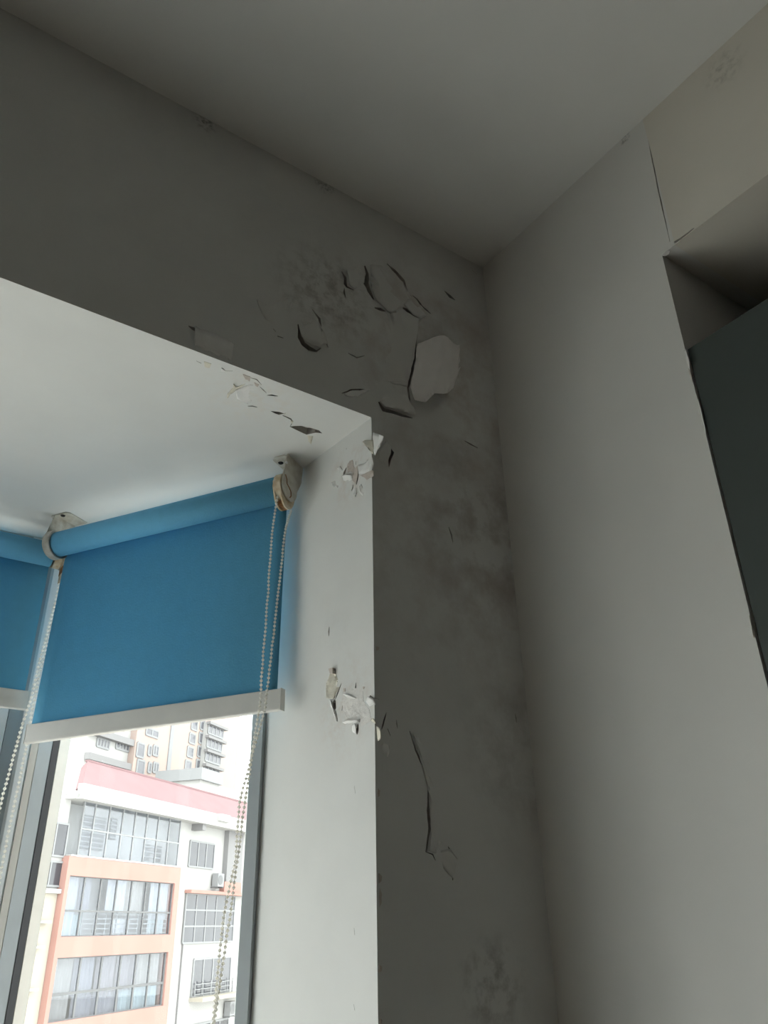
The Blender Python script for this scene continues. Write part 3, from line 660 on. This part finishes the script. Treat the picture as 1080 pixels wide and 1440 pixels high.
# orange bay: piers and spandrels around the openings
part('orange_pier', M_ORANGE, bl, (oa0, r2[0], 0, .35, -15, oz)); part('orange_pier', M_ORANGE, bl, (r2[1], oa1, 0, .35, -15, oz))
part('spandrel', M_ORANGE, bl, (r2[0], r2[1], 0, .35, r2[3], oz)); part('spandrel', M_ORANGE, bl, (r2[0], r2[1], 0, .35, r3[3], r2[2])); part('spandrel', M_ORANGE, bl, (r2[0], r2[1], 0, .35, -15, r3[2]))
part('balcony_back', M_INT, bl, (oa0, oa1, .9, .98, -6, oz-.1)); part('balcony_side', M_ORANGE, bl, (oa1-.15, oa1-.02, .35, 1.02, -15, oz)); part('balcony_side', M_ORANGE, bl, (oa0+.02, oa0+.15, .35, 1.02, -15, oz))
for z in (oz-.15, r2[2]-.3, r3[2]-.3): part('balcony_slab', M_EAVE, bl, (oa0+.15, oa1-.15, .3, .95, z-.1, z+.1))
h2 = r2[2]+(r2[3]-r2[2])*.42
facade_window(bl, r2, .12, 7, 2, M_BFRAME, M_BPANE, .07, sillh=[r2[2], h2, r2[3]], curtains=[(0, .14, .0, 1, 1), (.14, .24, .4, 1, 0), (.38, .55, .4, 1, 1), (.55, .72, .35, 1, 3), (.8, .99, .3, 1, 1), (.02, .2, 0, .36, 4), (.45, .62, 0, .3, 1), (.8, .97, 0, .3, 4)])
def railing(parent, a0, a1, s, z0, z1, n):
    bm = bmesh.new()
    for i in range(n): z = z0+(z1-z0)*(i+.5)/n; fb(bm, a0, a1, s-.015, s+.015, z-.018, z+.018)
    k = int((a1-a0)/.7)
    for i in range(k+1): a = a0+(a1-a0)*i/k; fb(bm, a-.02, a+.02, s-.02, s+.02, z0, z1)
    return obj('railing', bm, M_BFRAMEW, parent)
railing(bl, r2[0]+1.4, r2[1], .26, r2[2], h2, 5)
h3 = r3[2]+(r3[3]-r3[2])*.42
facade_window(bl, r3, .12, 6, 2, M_BFRAME, M_BPANE, .09, sillh=[r3[2], h3, r3[3]], edges=[r3[0]+(r3[1]-r3[0])*k for k in (0, .2, .38, .55, .70, .84, 1)],
              curtains=[(.01, .17, .0, 1, 3), (.18, .36, .36, 1, 0), (.37, .55, .3, 1, 2), (.55, .75, .36, 1, 2), (.76, .98, .4, 1, 3), (.2, .6, 0, .36, 0), (.6, .98, 0, .38, 4)])
# glazed balcony on top of the orange bay
b1e = [r1[0]+(r1[1]-r1[0])*k for k in (0, .10, .235, .365, .49, .615, .74, .87, 1)]
g1 = r1[2]+(r1[3]-r1[2])*.40
facade_window(bl, r1, .10, 8, 2, M_BFRAMEW, M_BPANE, .06, sillh=[r1[2], g1, r1[3]-.06], edges=b1e)
part('balcony_rear_wall', M_BWHITE, bl, (oa0, oa1, .95, 1.0, oz, ez0+.2))
part('balcony_floor', M_BWHITE, bl, (oa0+.1, oa1, .0, 1.0, oz-.02, oz+.06))
for k0, k1, z0, z1 in ((.14, .36, .15, .68), (.41, .47, .35, .7), (.78, .98, .02, .36)):
    a0, a1 = r1[0]+(r1[1]-r1[0])*k0, r1[0]+(r1[1]-r1[0])*k1; hz = r1[3]-r1[2]
    wv = part('rear_window', M_DPANE, bl, (a0, a1, .90, .95, r1[2]+hz*z0, r1[2]+hz*z1))
    nsl = int(hz*(z1-z0)/.17)
    for i in range(nsl): z = r1[2]+hz*z0+hz*(z1-z0)*(i+.5)/nsl; part('slat', M_BFRAMEW, wv, (a0, a1, .86, .895, z-.03, z+.03))
# white eaves and red roof
part('eave', M_BWHITE, bl, (ea, 14, -.35, 1.05, ez0, ez0+.18), (ea, 14, -.45, -.2, ez0-.02, ez1))
bm = bmesh.new(); 
q = [BP+BF*ea+BN*(-.4)+Z*ez1, BP+BF*14+BN*(-.4)+Z*(ez1-.05), BP+BF*14+BN*1.2+Z*(rz1), BP+BF*ra_+BN*1.2+Z*rz1]
prism(bm, q, BN*.3+Z*-.25); rf = obj('roof', bm, M_ROOF, bl)
part('ridge_cap', M_ROOF, rf, (ra_, 14, 1.15, 1.35, rz1-.03, rz1+.05))
part('gutter_box', M_BWHITE, bl, (fac(295, 1148)[0], fac(309, 1152)[0], -.62, -.4, fac(300, 1156)[1], fac(300, 1146)[1]))
# plain white part on the right
part('eave_beam', M_EAVE, bl, (fac(270, 1165, .3)[0], fac(271, 1165, .3)[0]+.25, -.3, SET+.05, ez0-.3, ez0))
ra = rect([(268, 1182), (302, 1188), (298, 1222), (264, 1218)], SET); facade_window(bl, ra, SET-.02, 3, 1, M_BFRAMEW, M_DPANE, .07)
rb = rect([(262, 1254), (330, 1263), (325, 1325), (255, 1325)], SET); facade_window(bl, rb, SET-.04, 5, 3, M_BFRAMEW, M_DPANE, .07)
part('ledge', M_ORANGE, bl, (rb[0]-.1, rb[1]+1, SET-.35, SET+.02, rb[3]+.02, rb[3]+.16))
rc = rect([(273, 1346), (326, 1348), (319, 1398), (268, 1399)], SET); facade_window(bl, rc, SET-.02, 4, 1, M_BFRAMEW, M_DPANE, .08); railing(bl, rc[0], rc[1], SET-.2, rc[2], rc[2]+.6, 3)
part('ledge', M_BCREAM, bl, (rc[0]-.1, rc[1]+1.5, SET-.7, SET+.02, rc[2]-.18, rc[2]-.02))
rd = rect([(268, 1437), (320, 1437), (318, 1475), (266, 1475)], SET); facade_window(bl, rd, SET-.02, 4, 1, M_BFRAMEW, M_DPANE, .08)
part('grey_pier', M_EAVE, bl, (fac(316, 1180, SET)[0], fac(316, 1180, SET)[0]+1.6, SET-.25, SET+.02, fac(312, 1240, SET)[1], ez0))
part('orange_pier', M_ORANGE, bl, (fac(309, 1250, SET)[0], fac(309, 1250, SET)[0]+1.8, SET-.26, SET+.02, fac(309, 1256, SET)[1], fac(312, 1240, SET)[1]))
part('drain_pipe', M_EAVE, bl, (fac(252, 1380, SET)[0]-.03, fac(252, 1380, SET)[0]+.03, SET-.06, SET+.02, -12, rb[2]))
# left white and cream wing with grey windows
la = rect([(75, 1157), (98, 1159), (92, 1205), (70, 1203)], SET); lb = rect([(68, 1211), (91, 1213), (86, 1247), (60, 1245)], SET)
for q in (la, lb): facade_window(bl, (q[0]-.5, q[1]-.1, q[2], q[3]), SET-.02, 2, 1, M_BFRAMEW, M_DPANE, .07)
part('cream_wall', M_BCREAM, bl, (oa0-6, oa0-.02, SET-.04, SET+.02, -15, lb[2]-.25)); part('ledge', M_BWHITE, bl, (oa0-6, oa0-.02, SET-.2, SET+.02, lb[2]-.25, lb[2]-.1))
for u_, v_ in ((57, 1295), (47, 1330), (38, 1390)): a, z = fac(u_, v_, SET); part('ledge', M_BWHITE, bl, (a-.6, a+.25, SET-.3, SET+.02, z-.08, z))
# outdoor air conditioner units
def aircon(u, v, st, label):
    a, z = fac(u, v, st); c = BP+BF*a+BN*st+Z*z
    t = thing('air_conditioner', label, 'air conditioner', c, 'outdoor air conditioner units')
    bm = bmesh.new(); fb(bm, a-.30, a+.30, st-.40, st-.07, z-.3, z+.3); obj('casing', bm, M_BFRAMEW, t)
    bm = bmesh.new(); cyl(bm, BP+BF*(a-.06)+BN*(st-.402)+Z*z, -BN, .22, .012, 20); obj('fan_grille', bm, M_BFRAME, t)
    for k in (-.28, .24):
        bm = bmesh.new(); fb(bm, a+k, a+k+.04, st-.38, st+.019, z-.36, z-.3); obj('wall_bracket', bm, M_BFRAME, t)
aircon(301, 1238, SET, 'white air conditioner unit below the small dark window under the eaves')
aircon(318, 1418, SET, 'white air conditioner unit under the ledge of the lower balcony window')
a_, z_ = fac(174, 1188, .8); c_ = BP+BF*a_+BN*.7+Z*z_

# ---- high-rise behind
_r = ray(240, 1060); TP = CAM+_r*(75/math.hypot(_r.x, _r.y)); TP = Vector((TP.x, TP.y, 0))
tw = thing('tower_block', 'pale pink high-rise block behind the red roof', 'building', TP+Z*(-15))
ta0 = fac(128, 1060, 0, TP)[0]; ta1 = fac(334, 1060, 0, TP)[0]; tmid = fac(190, 1050, 0, TP)[0]
part('wall', M_TOWER, tw, (tmid, ta1, 0, 12, -15, 34), base=TP)
part('white_wing', M_BWHITE, tw, (ta0, tmid, .6, 12, -15, 34), base=TP)
def trect(x0, y0, x1, y1, st): return rect([(x0, y0), (x1, y0+(x1-x0)*.2), (x1, y1+(x1-x0)*.2), (x0, y1)], st, TP)
def twin(x0, y0, x1, y1, st, cols=2, pm=M_TPANE, fm=M_BFRAMEW):
    facade_window(tw, trect(x0, y0, x1, y1, st), st-.05, cols, 1, fm, pm, .16, base=TP)
for dy in (-36, 0, 36):
    twin(136, 1038+dy, 153, 1050+dy, .6, 4); twin(163, 1041+dy, 181, 1053+dy, .6, 4)
    part('ledge', M_EAVE, tw, (ta0, tmid, .1, .62, fac(150, 1067+dy, .6, TP)[1]-.5, fac(150, 1067+dy, .6, TP)[1]), base=TP)  # grey band stands in for the shadow under the balcony
for k in range(4):
    twin(266-3*k+3, 1012+19*k, 274-3*k+3, 1026+19*k, 0, 1); twin(281.5-2.0*k, 1011+19*k, 287.5-2.0*k, 1026+19*k, 0, 1)
for dy in (0, 24): twin(192, 1044+dy, 202, 1064+dy, 0, 1); twin(208, 1048+dy, 212, 1062+dy, 0, 1); twin(215, 1048+dy, 222, 1062+dy, 0, 2)
for dy in (-18, 0): twin(205, 1024+dy, 222, 1034+dy, 0, 2)
bl2 = [(292.5, 1020), (290.5, 1039), (288.5, 1058), (286.5, 1078)]
for x, y in bl2:
    twin(x, y, x+21, y+13, -.5, 4)
    q = trect(x-1, y-3, x+22, y+18, -.5); part('bay_box', M_BWHITE, tw, (q[0], q[1], -.48, .02, q[2], q[3]), base=TP)
    part('ledge', M_EAVE, tw, (q[0]-.2, q[1]+.2, -.9, -.48, q[3]-.25, q[3]), base=TP)
part('service_strip', M_BFRAMEW, tw, (fac(236, 1060, 0, TP)[0], fac(241, 1060, 0, TP)[0], -.08, .02, 6, 34), base=TP)
pod = thing('roof_terrace_house', 'low white rooftop storey beside the pink high-rise', 'building', TP+BF*8-BN*6+Z*(-15))
q = rect([(279, 1101), (336, 1108), (336, 1140), (279, 1140)], -6, TP)
part('wall', M_BWHITE, pod, (q[0], q[1]+6, -6, -2, -15, q[3]), base=TP)
part('parapet', M_BFRAMEW, pod, (q[0]-.3, fac(309, 1100, -6, TP)[0], -6.3, -2, q[3], q[3]+.9), base=TP)
